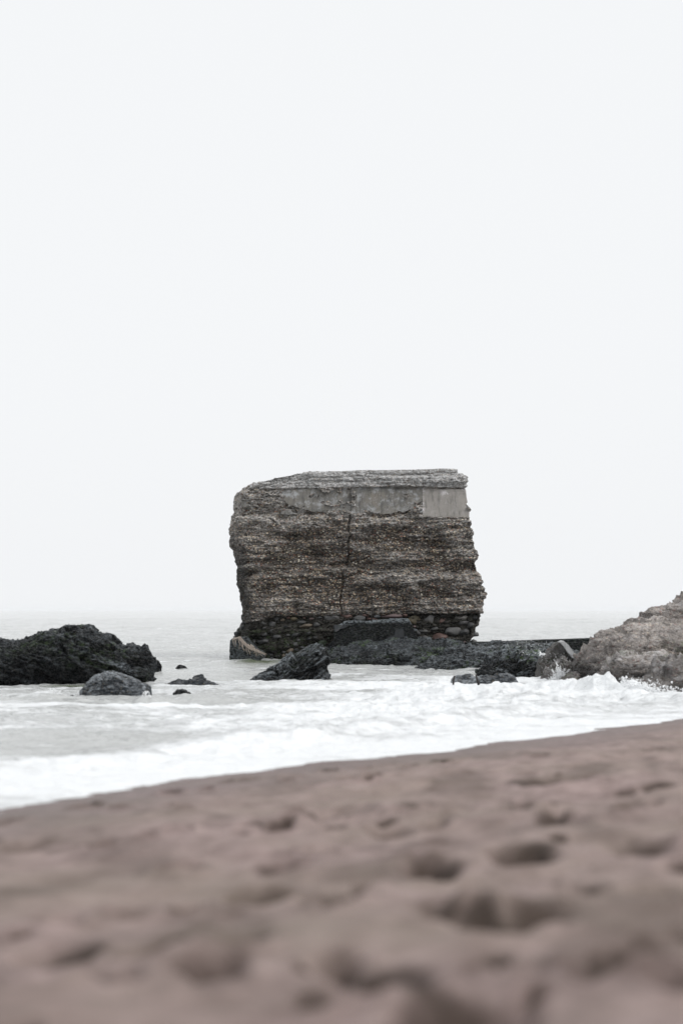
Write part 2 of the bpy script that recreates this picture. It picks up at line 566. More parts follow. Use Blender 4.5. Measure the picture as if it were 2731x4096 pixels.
for x, y, r, el in pw:
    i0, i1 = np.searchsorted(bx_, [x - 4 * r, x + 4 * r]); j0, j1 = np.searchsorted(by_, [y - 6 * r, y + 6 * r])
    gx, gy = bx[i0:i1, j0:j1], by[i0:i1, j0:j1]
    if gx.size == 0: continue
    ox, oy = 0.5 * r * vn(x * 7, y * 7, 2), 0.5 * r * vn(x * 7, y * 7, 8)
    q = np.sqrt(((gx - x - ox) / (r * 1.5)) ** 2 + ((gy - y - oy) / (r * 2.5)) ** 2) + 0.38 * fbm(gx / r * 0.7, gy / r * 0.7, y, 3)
    damp_shade[i0:i1, j0:j1] = np.maximum(damp_shade[i0:i1, j0:j1], 1 - sstep(0.40, 1.0, q))
damp_shade = np.maximum(damp_shade, 0.45 * sstep(0.05, 0.42, fbm(bx * 2.2, by * 1.1, 31, 4)) * dry)  # random damp patches, not tied to the pits
mask = np.zeros(bx.shape + (3,)); mask[..., 1] = damp_shade; mask[..., 0] = 1 - sstep(0.3, 3.5, sb + 0.5 * fbm(bx, by, 2, 3))
P = np.stack([bx, by, hb], -1)
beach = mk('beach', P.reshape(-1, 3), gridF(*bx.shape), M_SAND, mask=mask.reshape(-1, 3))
tag(beach, 'brown pink sand beach dented with footprints in the foreground', kind='structure')

# ------------------------------------------------------------------ sea
th = axis(-75, 75, 0, 0.075, 1.10, 16.5)
th = np.radians(th[(th > -76) & (th < 76)])
r_ = [9.0]
while r_[-1] < 6000:
    r_.append(r_[-1] * (1.0042 if r_[-1] < 70 else 1.0065 if r_[-1] < 300 else 1.02))
r_ = np.array(r_)
tt, rr = np.meshgrid(th, r_, indexing='ij')
sx, sy = rr * np.sin(tt), rr * np.cos(tt)


def ridge(x, y, pts, wf, wb):
    """foam roller along (px, dist, height) points: steep toward the shore (wf), long behind (wb)"""
    q = sorted([(X(px, d), d, h) for px, d, h in pts])
    xs = np.array([a[0] for a in q]); ys = np.array([a[1] for a in q]); hs = np.array([a[2] for a in q])
    yc = np.interp(x, xs, ys); hc = np.interp(x, xs, hs)
    hc = hc * sstep(xs[0] - 2, xs[0], x) * (1 - sstep(xs[-1], xs[-1] + 6, x))
    yc = yc + 0.35 * vn(x * 0.8, 3.3, 0)
    hc = hc * (0.95 + 0.55 * vn(x * 1.1, 8.8, 0) + 0.25 * vn(x * 3.3, 1.8, 0))
    dd = y - yc
    return hc * np.where(dd < 0, np.exp(-(dd / wf) ** 2), np.exp(-(dd / wb) ** 2))


def sea_height(x, y):
    a, s = shore(x, y)
    off = sstep(0.0, 7.0, -s)
    wx, wy = x + 0.6 * vn(x * .5, y * .5, 1), y + 0.5 * vn(x * .4, y * .4, 2)
    h = 0.14 * off * fbm(wx * 0.10, wy * 0.30, 0.5, 2)
    h = h + 0.10 * off * fbm(wx * 0.33, wy * 0.85, 1.5, 2, billow=True) - 0.10 * off * 0.45
    h = h + (0.012 + 0.055 * off) * fbm(wx * 0.9, wy * 2.3, 2.5, 3, billow=True) - 0.075 * off + 0.014 * (0.3 + off) * fbm(x * 2.9, y * 6.0, 4.5, 3, 0.6, billow=True)
    far = sstep(60, 200, y)
    h = h + far * (0.16 * fbm(wx * 0.05, wy * 0.13, 3.5, 3, billow=True) - 0.07) + far * 0.08 * fbm(wx * 0.18, wy * 0.4, 13.5, 3, billow=True)
    r1 = ridge(x, y, [(2030, 31.8, 0.01), (2180, 31.0, 0.15), (2330, 30.2, 0.23), (2450, 29.6, 0.25), (2540, 28.8, 0.18), (2640, 28.0, 0.06), (2760, 27.3, 0.02), (3100, 26, .02)], 0.7, 1.6)
    r2 = ridge(x, y, [(1380, 28.5, 0.04), (1600, 27.6, 0.12), (1850, 27.0, 0.18), (2100, 26.5, 0.2), (2400, 26.3, 0.16), (2700, 25.5, .12), (3100, 25, .1)], 0.45, 1.1)
    r3 = ridge(x, y, [(300, 15.6, 0.03), (800, 17.6, 0.07), (1300, 19.3, 0.10), (1700, 21.3, 0.11), (2100, 23.4, .11), (2700, 25, .05)], 0.4, 0.9)
    r4 = ridge(x, y, [(-500, 22, 0.1), (60, 22.6, 0.09), (300, 23.2, .07), (520, 24, .02)], 0.35, 0.9)
    r5 = ridge(x, y, [(20, 28.0, .02), (150, 28.0, 0.10), (220, 28.2, 0.10), (300, 28.6, .02)], 0.25, 0.4)
    r6 = ridge(x, y, [(545, 27.9, .02), (570, 27.8, 0.09), (600, 27.8, 0.10), (625, 28.0, .02)], 0.25, 0.35)
    h = h + r1 + r2 + r3 + r4 + r5 + r6
    W = np.interp(a, [4, 8, 12, 16, 22, 30], [0.8, 1.2, 2.4, 5.5, 9.5, 10])
    W = W + 0.8 * fbm(x * 0.7, y * 0.7, 6, 3)
    zone = 1 - sstep(0.35 * W, 1.7 * W, -s)
    # foam carried out among the rocks: streaks that thin with distance
    st = fbm(x * 0.28 + 0.3 * vn(x, y, 5), y * 1.1, 12.0, 4)
    dens = np.interp(y, [14, 24, 33, 44, 60, 120, 500], [0.42, 0.44, 0.40, 0.26, 0.12, 0.06, 0.0])
    right = sstep(-1.5, 3.0, x) * (1 - sstep(36, 46, y))
    f = zone * np.clip(0.92 + 0.5 * st, 0, 1) + (1 - zone) * np.clip(dens + 0.22 * right + 0.75 * st, 0, 0.9)
    f = np.maximum(f, np.clip(3.2 * (r1 + r5 * 2 + r6 * 2.5) + 2.6 * r2, 0, 1))
    f = np.clip(f, 0, 1)
    lump = fbm(x * 2.4, y * 2.4, 7.0, 4, gain=0.55, billow=True)
    h = h + lump * (0.022 + 0.11 * np.clip(zone + 3 * r1, 0, 1) * sstep(0.1, 3.0, -s) + 0.30 * np.clip(r1 + r2, 0, .4)) * np.clip(f, 0.1, 1)
    h = h + 0.03
    green = np.exp(-(((x - X(1030, 47)) / 0.75) ** 2 + ((y - 47.6) / 1.5) ** 2)) * 1.2 + np.exp(-(((x - X(290, 33)) / 0.8) ** 2 + ((y - 32.9) / 0.7) ** 2)) * 1.2  # dark rock reflections painted into the water colour
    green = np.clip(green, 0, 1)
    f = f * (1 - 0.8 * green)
    return h, f, green


sh, sf, sg = sea_height(sx, sy)
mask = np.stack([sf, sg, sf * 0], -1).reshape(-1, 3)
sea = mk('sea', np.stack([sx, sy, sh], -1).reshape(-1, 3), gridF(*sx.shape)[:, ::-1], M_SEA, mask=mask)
tag(sea, 'milky grey sea breaking into white foam along the sand', kind='structure')

# ------------------------------------------------------------------ haze over the sea
hm = bpy.data.materials.new('haze')
hm.use_nodes = True
hm.node_tree.nodes.clear()
ho = hm.node_tree.nodes.new('ShaderNodeOutputMaterial')
hv = hm.node_tree.nodes.new('ShaderNodeVolumePrincipled')
hv.inputs['Color'].default_value = (0.84, 0.86, 0.885, 1)
hv.inputs['Density'].default_value = 0.00006
hv.inputs['Anisotropy'].default_value = 0.0
hm.node_tree.links.new(hv.outputs[0], ho.inputs['Volume'])
HZ = 6500.0
cv = [(sxx * HZ, syy * HZ, zz) for zz in (-4.0, 12.0) for sxx, syy in ((-1, -1), (1, -1), (1, 1), (-1, 1))]
cf = [(3, 2, 1, 0), (4, 5, 6, 7), (0, 1, 5, 4), (1, 2, 6, 5), (2, 3, 7, 6), (3, 0, 4, 7)]
hz = mk('haze', cv, cf, hm, smooth=False)
tag(hz, 'pale sea haze softening the horizon', kind='stuff')


# ------------------------------------------------------------------ rocks
def rock(name, prof, d, front, back, mat, step=0.028, zb=-0.35, p=0.7, under=0.0, amp=0.10, fine=0.03, strata=2.0, tilt=0.0,
         seed=0.0, wet=1.0, wetline=None, pale=0.0, algae=0.0, parent=None, endw=0.35, lumps=0.0, paletop=0.0, facetk=0.55, bedk=1.0):
    """a rock whose crest follows (px, py) at distance d, spreading `front` towards the beach and `back` behind"""
    xs = np.array([X(q[0], d) for q in prof]); zs = np.array([Z(q[1], d) for q in prof])
    nu = max(12, int((xs[-1] - xs[0]) / step) + 1)
    x = np.linspace(xs[0], xs[-1], nu)
    H = np.interp(x, xs, zs)
    hmax = max(zs) - zb
    arc = front + back + 2 * hmax
    nv = max(16, int(arc / (step * 1.15)) + 1)
    t = np.linspace(0, math.pi, nv)
    e = np.minimum(x - xs[0], xs[-1] - x)
    E = np.sqrt(np.clip(1 - (1 - np.clip(e / endw, 0, 1)) ** 2, 0.0, 1)) * 0.96 + 0.04
    sn = np.sin(t)[None, :]
    cs = np.cos(t)[None, :]
    D = np.where(cs > 0, front, back)
    z = zb + (H - zb)[:, None] * np.clip(sn, 0, 1) ** p
    y = d - D * np.sign(cs) * np.abs(cs) ** 0.9 * E[:, None]
    if under:
        lo = np.clip(1 - (z - zb) / ((H - zb)[:, None] * 0.55 + 1e-6), 0, 1)
        y = y + np.where(cs > 0, 1, 0) * under * lo ** 1.2
    Px = np.broadcast_to(x[:, None], z.shape)
    P = np.stack([Px, np.broadcast_to(y, z.shape), z], -1).copy()
    N = -gnormal(P)
    # orient outward
    c = np.array([(xs[0] + xs[-1]) / 2, d, zb])
    if np.mean(np.sum(N * (P - c), -1)) < 0: N = -N
    zz = P[..., 2] + tilt * P[..., 0]
    a, b = P[..., 0] + seed, P[..., 1] + seed * 1.7
    amp *= 1.4; fine *= 0.75
    dsp = 1.3 * amp * fbm(a * 1.1, b * 1.1, zz * strata * 0.9, 4, 0.55)
    dsp += amp * 0.55 * fbm(a * 1.7 + 7, b * 1.7, zz * strata * 3.0, 3, 0.6, billow=True)
    dsp += fine * fbm(a * 6, b * 6, zz * 6 * (0.5 + 0.5 * strata), 3, 0.65)
    dsp += fine * 0.6 * fbm(a * 15, b * 15, zz * 18, 2, 0.6, billow=True)
    nzk = np.clip(0.5 + 0.9 * fbm(a * 0.9 + 3, b * 0.9, zz * 1.5, 3), 0, 1)
    bed = zz * strata * 2.3 + 0.8 * fbm(a * 0.5, b * 0.5, zz * 0.6, 3) + seed
    dsp += amp * 0.65 * bedk * (saw(bed) - 0.4) * (1 - nzk * 0.6)
    bed2 = zz * strata * 6.1 + 1.1 * fbm(a * 0.8, b * 0.8, zz, 3) + seed
    dsp += amp * 0.32 * bedk * (saw(bed2, 0.2) - 0.4) * nzk
    wz = zz * (0.6 + 0.5 * strata)
    wa, wb = a + 0.12 * fbm(a * 3, b * 3, wz * 3, 2), b
    dsp += amp * facetk * (2.4 * facet(wa * 1.15, wb * 1.15, wz * 1.15, 3) + 0.8 * facet(wa * 2.9, wb * 2.9, wz * 2.9, 9))
    for q_ in (6.5, 13.0):
        dsp += fine * (0.45 if q_ < 10 else 0.6) * (0.4 + 1.2 * nzk) * (2.2 * np.abs(vn(a * q_, b * q_ + 3, zz * q_ * (1 + 0.25 * strata))) ** 0.8 - 0.8)
    if lumps:
        dsp += lumps * np.abs(vn(a * 3, b * 3, zz * 3.5))
    fade = np.clip((P[..., 2] - zb) / 0.3, 0, 1)
    P += N * (dsp * fade)[..., None]
    zw = P[..., 2]
    top = np.clip(N[..., 2], 0, 1)
    wl = np.full(z.shape, wet) if wetline is None else np.clip(1 - (zw - wetline[0] + 0.12 * fbm(a * 2, b * 2, zz, 3)) / wetline[1], 0, 1) * wet
    nz = 0.5 + 0.5 * fbm(a * 1.3, b * 1.3, zz * 2, 3)
    N2 = -gnormal(P)
    if np.mean(np.sum(N2 * N, -1)) < 0: N2 = -N2
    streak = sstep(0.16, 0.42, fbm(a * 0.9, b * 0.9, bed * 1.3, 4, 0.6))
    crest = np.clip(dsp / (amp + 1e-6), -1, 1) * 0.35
    m = np.stack([wl, np.clip(pale * 2.2 * streak + paletop * sstep(0.1, 0.75, N2[..., 2]) * (0.6 + 0.8 * crest) + pale * crest, 0, 1), np.clip(algae * sstep(0.45, 0.7, nz) * (0.35 + top), 0, 1)], -1)  # G: glints and highlights painted on bed streaks, tops and crests
    loc = (float((xs[0] + xs[-1]) / 2), float(d), 0.0)
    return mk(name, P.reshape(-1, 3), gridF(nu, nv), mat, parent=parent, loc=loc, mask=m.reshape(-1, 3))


# big black rock on the left
tag(rock('sea_rock', [(-520, 2720), (-480, 2650), (-300, 2600), (-120, 2585), (0, 2576), (75, 2570), (130, 2550), (190, 2530), (240, 2525),
      (275, 2518), (300, 2511), (340, 2511), (368, 2517), (374, 2532), (395, 2545), (420, 2550), (440, 2552), (455, 2566), (475, 2583),
      (496, 2585), (522, 2579), (548, 2580), (570, 2592), (586, 2614), (592, 2640), (594, 2700), (595, 2760)], 34.8, 1.15, 1.4, M_BLACK,
      p=0.55, under=0.35, amp=0.08, fine=0.035, strata=1.7, tilt=0.35, seed=3, pale=0.18, algae=0.7, endw=0.5, paletop=0.35),
    'long black weed covered rock, the largest rock lying in the water', 'rock')
tag(rock('boulder', [(331, 2800), (338, 2768), (346, 2740), (375, 2714), (430, 2699), (480, 2701), (520, 2708), (545, 2722), (578, 2731),
      (598, 2752), (610, 2800)], 29.1, 0.55, 0.7, M_BARN, p=0.72, amp=0.03, fine=0.022, strata=1.0, seed=11, lumps=0.05, pale=0.9, paletop=0.9, facetk=0.7,
      endw=0.5, step=0.02),
    'rounded grey boulder with pitted glistening skin in front of the long black rock', 'boulder')
tag(rock('sea_rock', [(680, 2800), (690, 2770), (712, 2756), (733, 2753), (752, 2766), (772, 2782), (800, 2800)], 28.8, 0.25, 0.3, M_BLACK,
      amp=0.03, fine=0.02, seed=21, endw=0.15, step=0.015, zb=-0.2),
    'small black pointed rock just beside the grey boulder, nearest the beach', 'rock')
tag(rock('sea_rock', [(662, 2738), (700, 2726), (750, 2720), (785, 2702), (802, 2702), (830, 2721), (850, 2727), (885, 2745)], 33.4, 0.5, 0.5, M_BARN,
      amp=0.04, fine=0.03, seed=31, endw=0.3, zb=-0.2, step=0.02, pale=0.7),
    'low flat grey rock awash behind the small black pointed rock', 'rock')
tag(rock('sea_rock', [(700, 2680), (706, 2668), (718, 2661), (738, 2664), (752, 2676)], 42.8, 0.25, 0.3, M_BLACK, amp=0.02, fine=0.015, seed=41,
      endw=0.15, zb=-0.15, step=0.02),
    'tiny black rock tip alone in the water, farthest from the beach', 'rock')
tag(rock('sea_rock', [(598, 2650), (612, 2636), (622, 2646), (640, 2660)], 39.5, 0.25, 0.3, M_BLACK, amp=0.03, fine=0.02, seed=45,
      endw=0.15, zb=-0.15, step=0.02),
    'little black rock peeking out from behind the end of the long black rock', 'rock')
tag(rock('sea_rock', [(232, 2800), (262, 2786), (290, 2781), (306, 2792)], 28.6, 0.15, 0.2, M_BARN, amp=0.015, fine=0.01, seed=51,
      endw=0.15, zb=-0.15, step=0.015),
    'thin dark sliver of rock awash between the grey boulder and the long black rock', 'rock')
tag(rock('sea_rock', [(850, 2750), (865, 2736), (890, 2742), (925, 2738), (950, 2750)], 34.6, 0.15, 0.2, M_BARN, amp=0.015, fine=0.01, seed=55,
      endw=0.15, zb=-0.15, step=0.02),
    'thin dark rock edge awash between the low flat rock and the leaning black rock', 'rock')
tag(rock('sea_rock', [(1003, 2735), (1040, 2708), (1085, 2684), (1130, 2659), (1180, 2625), (1213, 2596), (1232, 2586), (1243, 2594), (1250, 2590),
      (1265, 2582), (1284, 2574), (1299, 2592), (1308, 2612), (1311, 2650), (1322, 2690), (1325, 2740)], 36.6, 0.75, 0.8, M_BLACK,
      p=0.62, amp=0.06, fine=0.035, strata=1.4, tilt=-0.75, seed=61, pale=0.25, endw=0.35, step=0.022, paletop=0.9, algae=0.2, facetk=0.8),
    'black slanting slab of rock with a notched tip in front of the ruin', 'rock')

# ledges below the ruin
tag(rock('rock_shelf', [(1270, 2690), (1300, 2625), (1335, 2596), (1400, 2577), (1480, 2572), (1560, 2569), (1640, 2566), (1700, 2567), (1740, 2575),
      (1800, 2580), (1900, 2590), (2000, 2600), (2080, 2640)], 49.0, 4.6, 3.0, M_BLACK, p=0.62, amp=0.075, fine=0.05, strata=1.3, tilt=-0.1,
      seed=71, pale=0.25, algae=1.2, endw=1.6, step=0.035, paletop=0.45),
    'wide dark rock shelf with green algae that carries the ruin', 'rock')
tag(rock('sloping_ledge', [(1560, 2700), (1660, 2650), (1740, 2625), (1820, 2605), (1880, 2592), (1950, 2580), (2060, 2572), (2160, 2572), (2260, 2590), (2340, 2640)],
      45.2, 2.9, 1.5, M_BLACK, p=0.6, amp=0.06, fine=0.045, strata=1.6, tilt=-0.28, seed=81, pale=0.45, algae=0.45, endw=2.6, step=0.035, paletop=0.5),
    'dark ledge sloping from the foot of the ruin up against the long low wall', 'rock')

# long straight wall lying low behind
def low_wall():
    x0, x1, d0, d1 = X(1868, 47.6), X(2560, 45.5), 47.6, 45.5
    z0, z1 = Z(2571, d0), Z(2546, d1)
    nu = 240
    u = np.linspace(0, 1, nu)
    sec = [(-0.02, -1), (0.0, -.5), (0.0, -0.2), (0.01, -0.12), (0.05, -0.10), (0.06, -0.03), (0.09, 0.0), (0.5, 0.0), (0.9, 0.0), (0.95, -0.04), (0.96, -1.0)]
    P = np.zeros((nu, len(sec) * 6, 3))
    s2 = np.array(sec); si = np.linspace(0, len(sec) - 1, len(sec) * 6)
    yy = np.interp(si, range(len(sec)), s2[:, 0]); zz = np.interp(si, range(len(sec)), s2[:, 1])
    P[..., 0] = (x0 + (x1 - x0) * u)[:, None]
    P[..., 1] = (d0 + (d1 - d0) * u)[:, None] + yy[None]
    P[..., 2] = (z0 + (z1 - z0) * u)[:, None] + zz[None]
    nn = fbm(P[..., 0] * 3, P[..., 1] * 3, P[..., 2] * 5, 4, 0.6)
    P[..., 1] += 0.03 * nn
    P[..., 2] += 0.012 * fbm(P[..., 0] * 1.5, P[..., 1] * 4, 8, 4)
    m = np.zeros(P.shape); m[..., 0] = 1; m[..., 1] = 0.1; m[..., 2] = .15
    return mk('low_wall', P.reshape(-1, 3), gridF(nu, P.shape[1]), M_BLACK, loc=(float(x0), d0, 0), mask=m.reshape(-1, 3))


tag(low_wall(), 'long low black concrete wall with a straight top running from the ruin to the brown outcrop', 'wall')

# mid cluster on the right
tag(rock('sea_rock', [(1900, 2740), (1935, 2690), (1960, 2655), (1990, 2622), (2020, 2602), (2060, 2603), (2085, 2622), (2130, 2628), (2180, 2622),
      (2225, 2640), (2280, 2650), (2330, 2690), (2350, 2740)], 39.6, 1.4, 1.3, M_BLACK, p=0.68, amp=0.12, fine=0.05, strata=1.6, tilt=-0.3, seed=91,
      wet=1.0, algae=1.3, pale=0.6, endw=0.6, paletop=1.0),
    'wet green tinged rock below the tilted slab, splashed by the waves', 'rock')
tag(rock('sea_rock', [(1912, 2720), (1918, 2690), (1932, 2660), (1950, 2657), (1965, 2672), (1978, 2720)], 35.4, 0.25, 0.3, M_BLACK, amp=0.05, fine=0.03,
      seed=95, endw=0.15, pale=0.3, step=0.02),
    'small dark upright rock behind the foam washed rock', 'rock')
E_ = empty('washed_rock', (X(1940, 33.6), 33.6, 0))
tag(E_, 'low rock washed by foam with two iron bars sticking up beside it', 'rock')
rock('rock_body', [(1805, 2745), (1822, 2722), (1850, 2712), (1900, 2712), (1940, 2702), (1985, 2686), (2030, 2690), (2052, 2705), (2070, 2745)], 33.8, 0.55, 0.6,
     M_BARN, p=0.7, amp=0.05, fine=0.03, seed=101, wet=0.6, pale=0.9, endw=0.4, step=0.02, parent=E_, paletop=0.9)

tag(rock('sea_rock', [(2165, 2725), (2188, 2694), (2212, 2662), (2248, 2648), (2276, 2654), (2300, 2682), (2325, 2725)], 36.2, 0.4, 0.35, M_CONG, p=0.6, amp=0.07, fine=0.05,
      strata=1.8, tilt=-0.3, seed=97, wet=0.75, pale=0.6, paletop=1.0, algae=0.5, endw=0.25, step=0.02),
    'small wet rock with a pale top leaning against the tilted concrete piece', 'rock')


def bar(name, pts, r, mat, parent=None, loc=None, nseg=8):
    pts = [np.array(p, float) for p in pts]
    V, F = [], []
    for k, p in enumerate(pts):
        t = pts[min(k + 1, len(pts) - 1)] - pts[max(k - 1, 0)]
        t = t / np.linalg.norm(t)
        a = np.cross(t, [0, 1, 0.01]); a /= np.linalg.norm(a); b = np.cross(t, a)
        rk = r[k] if isinstance(r, (list, tuple)) else r
        for j in range(nseg):
            an = 2 * math.pi * j / nseg
            V.append(p + rk * (math.cos(an) * a + math.sin(an) * b))
    for k in range(len(pts) - 1):
        for j in range(nseg):
            j2 = (j + 1) % nseg
            F.append((k * nseg + j, k * nseg + j2, (k + 1) * nseg + j2, (k + 1) * nseg + j))
    V += [pts[0], pts[-1]]
    i0, i1 = len(V) - 2, len(V) - 1
    for j in range(0, nseg):
        j2 = (j + 1) % nseg
        F.append((i0, j2, j, j)); F.append((i1, (len(pts) - 1) * nseg + j, (len(pts) - 1) * nseg + j2, (len(pts) - 1) * nseg + j2))
    return V, F


def mkbar(name, pts, r, mat, parent=None):
    V, F = bar(name, pts, r, mat)
    me_faces = [tuple(dict.fromkeys(f)) for f in F]
    loc = tuple(float(c) for c in pts[0])
    me = bpy.data.meshes.new(name)
    me.from_pydata([tuple(np.array(v) - np.array(loc)) for v in V], [], me_faces)
    me.materials.append(mat)
    for pl in me.polygons: pl.use_smooth = True
    o = bpy.data.objects.new(name, me); COL.objects.link(o)
    if parent is not None:
        o.parent = parent
        base = parent.location.copy(); q = parent
        while q.parent is not None: q = q.parent; base += q.location
        o.location = Vector(loc) - base
    else: o.location = loc
    return o


def PT(px, py, d): return (X(px, d), d, Z(py, d))


mkbar('iron_bar', [PT(1811, 2748, 32.7), PT(1813, 2725, 32.7), PT(1817, 2703, 32.7)], 0.021, M_IRON, E_)
mkbar('iron_bar', [PT(1914, 2742, 32.7), PT(1907, 2718, 32.7), PT(1902, 2698, 32.7)], [0.03, 0.024, 0.014], M_IRON, E_)

# right outcrop
O_ = empty('rock_outcrop', (X(2560, 34), 34, 0))
tag(O_, 'big brown pebbly rock outcrop stepping up from the beach surf', 'outcrop')
CW = dict(mat=M_CONG, parent=O_, bedk=1.3)
rock('upper_block', [(2556, 2520), (2562, 2486), (2572, 2460), (2602, 2440), (2648, 2432), (2682, 2416), (2712, 2406), (2733, 2386), (2800, 2358), (2900, 2340),
     (3050, 2370), (3200, 2460)], 36.0, 0.9, 1.5, p=0.55, amp=0.06, fine=0.03, strata=2.2, seed=111, wet=0.0, pale=0.35, endw=0.5, zb=0.2, **CW)
rock('middle_block', [(2470, 2545), (2479, 2514), (2491, 2496), (2520, 2486), (2560, 2485), (2640, 2488), (2700, 2500), (2800, 2500), (3000, 2530)], 34.8, 0.8, 1.3, p=0.5,
     amp=0.06, fine=0.03, strata=2.6, seed=121, wet=0.0, pale=0.35, endw=0.4, zb=0.2, **CW)
rock('main_face', [(2275, 2720), (2295, 2660), (2320, 2626), (2350, 2603), (2380, 2580), (2400, 2556), (2440, 2537), (2480, 2518), (2530, 2510), (2600, 2512), (2731, 2520),
     (2900, 2540), (3100, 2600), (3200, 2720)], 34.0, 2.1, 1.6, p=0.62, amp=0.085, fine=0.035, strata=2.8, tilt=-0.12, seed=131, facetk=0.45, wetline=(0.42, 0.35),
     pale=0.30, algae=0.4, endw=0.7, **CW)
rock('front_ledge', [(2436, 2720), (2448, 2650), (2462, 2630), (2500, 2622), (2570, 2617), (2630, 2621), (2690, 2630), (2760, 2640), (2850, 2720)], 31.6, 0.8, 1.0, p=0.45,
     under=0.5, amp=0.07, fine=0.03, strata=2.8, facetk=0.8, seed=141, wetline=(0.2, 0.3), pale=0.6, algae=0.6, endw=0.35, paletop=0.5, **CW)
rock('lower_slab', [(2470, 2770), (2500, 2736), (2560, 2716), (2620, 2694), (2660, 2680), (2731, 2662), (2850, 2655), (3000, 2700), (3060, 2790)], 29.7, 1.2, 0.5, p=0.7,
     amp=0.08, fine=0.03, strata=2.6, tilt=-0.2, facetk=0.9, seed=151, wet=0.6, pale=0.9, algae=0.7, endw=0.5, paletop=0.6, **CW)
rock('foot_ledge', [(2235, 2740), (2262, 2712), (2300, 2700), (2350, 2708), (2400, 2702), (2440, 2690), (2480, 2704), (2510, 2740)], 33.0, 0.7, 0.8, p=0.6,
     amp=0.06, fine=0.03, strata=2.4, seed=161, wet=0.8, pale=0.8, algae=0.5, endw=0.3, **CW)


# tilted broken slab
def prism(poly, d, depth, mat, name, parent, sub=0.03, amp=0.03, mask=(1, 0.3, 0.2), seed=0.0, topline=None, back_shift=(0, 0)):
    """polygon outline (px,py) at distance d extruded `depth` backwards, finely gridded and roughened"""
    q = np.array([[X(a, d), Z(b, d)] for a, b in poly])
    pts = []
    for i in range(len(q)):
        a, b = q[i], q[(i + 1) % len(q)]
        k = max(2, int(np.linalg.norm(b - a) / sub))
        for j in range(k): pts.append(a + (b - a) * j / k)
    pts = np.array(pts); nu = len(pts)
    c = pts.mean(0)
    rings = []
    nr = 14
    for j in range(nr): rings.append((c + (pts - c) * (j / nr), 0.0, 0))
    for j in range(int(depth / sub) + 1):
        f = j / int(depth / sub)
        rings.append((pts, f * depth, f))
    for j in range(1, 6): rings.append((c + (pts - c) * (1 - j / 5), depth, 1))
    P = np.zeros((nu, len(rings), 3))
    for k, (r, dy, f) in enumerate(rings):
        P[:, k, 0] = r[:, 0] + back_shift[0] * f; P[:, k, 2] = r[:, 1] + back_shift[1] * f; P[:, k, 1] = d + dy
    a, b, z = P[..., 0] + seed, P[..., 1], P[..., 2]
    off = np.stack([fbm(a * 4, b * 4, z * 4 + k * 9, 4, 0.6) for k in range(3)], -1)
    P += amp * off
    m = np.zeros(P.shape); m[...] = mask
    if topline is not None:
        pxx = P[..., 0] / d * FP + HX; pyy = HY + (EYE - P[..., 2]) / d * FP
        m[..., 1] = np.maximum(m[..., 1], 1.6 * (1 - sstep(2, 16, pyy - np.interp(pxx, *topline) - 5 * fbm(a * 3, b, z * 3, 3))))  # weathered top edge, painted paler in place of missing shading
    return mk(name, P.reshape(-1, 3), gridF(nu, len(rings), True), mat, parent=parent, loc=(float(c[0]), d, 0), mask=m.reshape(-1, 3))


S_ = empty('tilted_slab', (X(2240, 37), 37, 0))
tag(S_, 'broken concrete piece standing on its edge with a smooth pale face beside the brown outcrop', 'concrete slab')
prism([(2158, 2655), (2180, 2630), (2212, 2598), (2240, 2570), (2258, 2588), (2282, 2620), (2310, 2655), (2312, 2715), (2160, 2715)], 36.9, 0.8, M_CONG, 'rough_core', S_, amp=0.10, mask=(0.92, 0.5, 0.5))
prism([(2239, 2568), (2252, 2563), (2264, 2572), (2283, 2598), (2297, 2630), (2290, 2633), (2272, 2612), (2256, 2588)], 36.7, 0.5, M_SLABG, 'smooth_face', S_, amp=0.012, mask=(0.0, 0.4, 0), sub=0.03)
prism([(2266, 2575), (2273, 2580), (2292, 2606), (2316, 2640), (2312, 2644), (2298, 2630), (2283, 2604)], 36.85, 0.5, M_SLABG, 'smooth_face', S_, amp=0.010, mask=(0.1, 0.4, 0), sub=0.03)

# dark stub with dried roots at the left foot of the ruin
T_ = empty('concrete_stub', (X(960, 48.9), 48.9, 0))
tag(T_, 'small black block hung with pale dried roots at the foot of the ruin', 'concrete block')
prism([(917, 2665), (917, 2600), (920, 2562), (930, 2555), (960, 2551), (985, 2550), (1000, 2570), (1030, 2598), (1052, 2612), (1055, 2630), (1000, 2665)], 48.7, 0.9,
      M_BLACK, 'stub_body', T_, amp=0.05, mask=(1, 0.5, 0.2), seed=5)
rd = random.Random(4)
VV, FF = [], []
for k in range(34):
    f = rd.random()
    px = 945 + 108 * f + rd.uniform(-5, 5); py = 2547 + 66 * f + rd.uniform(-3, 5)
    if f < 0.15: px, py = rd.uniform(930, 955), rd.uniform(2548, 2556)
    L = rd.uniform(15, 45) * (1.15 - 0.5 * f)
    p0 = PT(px, py, 48.55 + rd.uniform(-.03, 0.02)); p1 = PT(px + rd.uniform(-4, 12), py + L * .5, 48.5); p2 = PT(px + rd.uniform(0, 16), py + L, 48.56)
    V, F = bar('r', [p0, p1, p2], [0.014, 0.010, 0.005], None, nseg=4)
    FF += [tuple(i + len(VV) for i in dict.fromkeys(q)) for q in F]; VV += [tuple(v) for v in V]
for k in range(6):
    o1, o2 = rd.uniform(-6, 6), rd.uniform(-6, 5)
    V, F = bar('r', [PT(932 + o1, 2556 + o2, 48.5), PT(955 + o1, 2546 + o2, 48.5), PT(975 + o1, 2570 + o2, 48.5), PT(1000 + o1, 2592 + o2, 48.5), PT(1030 + o1, 2602 + o2, 48.5), PT(1062 + o1, 2616 + o2, 48.5)], [0.008, .014, .013, .012, .010, .005], None, nseg=5)
    FF += [tuple(i + len(VV) for i in dict.fromkeys(q)) for q in F]; VV += [tuple(v) for v in V]
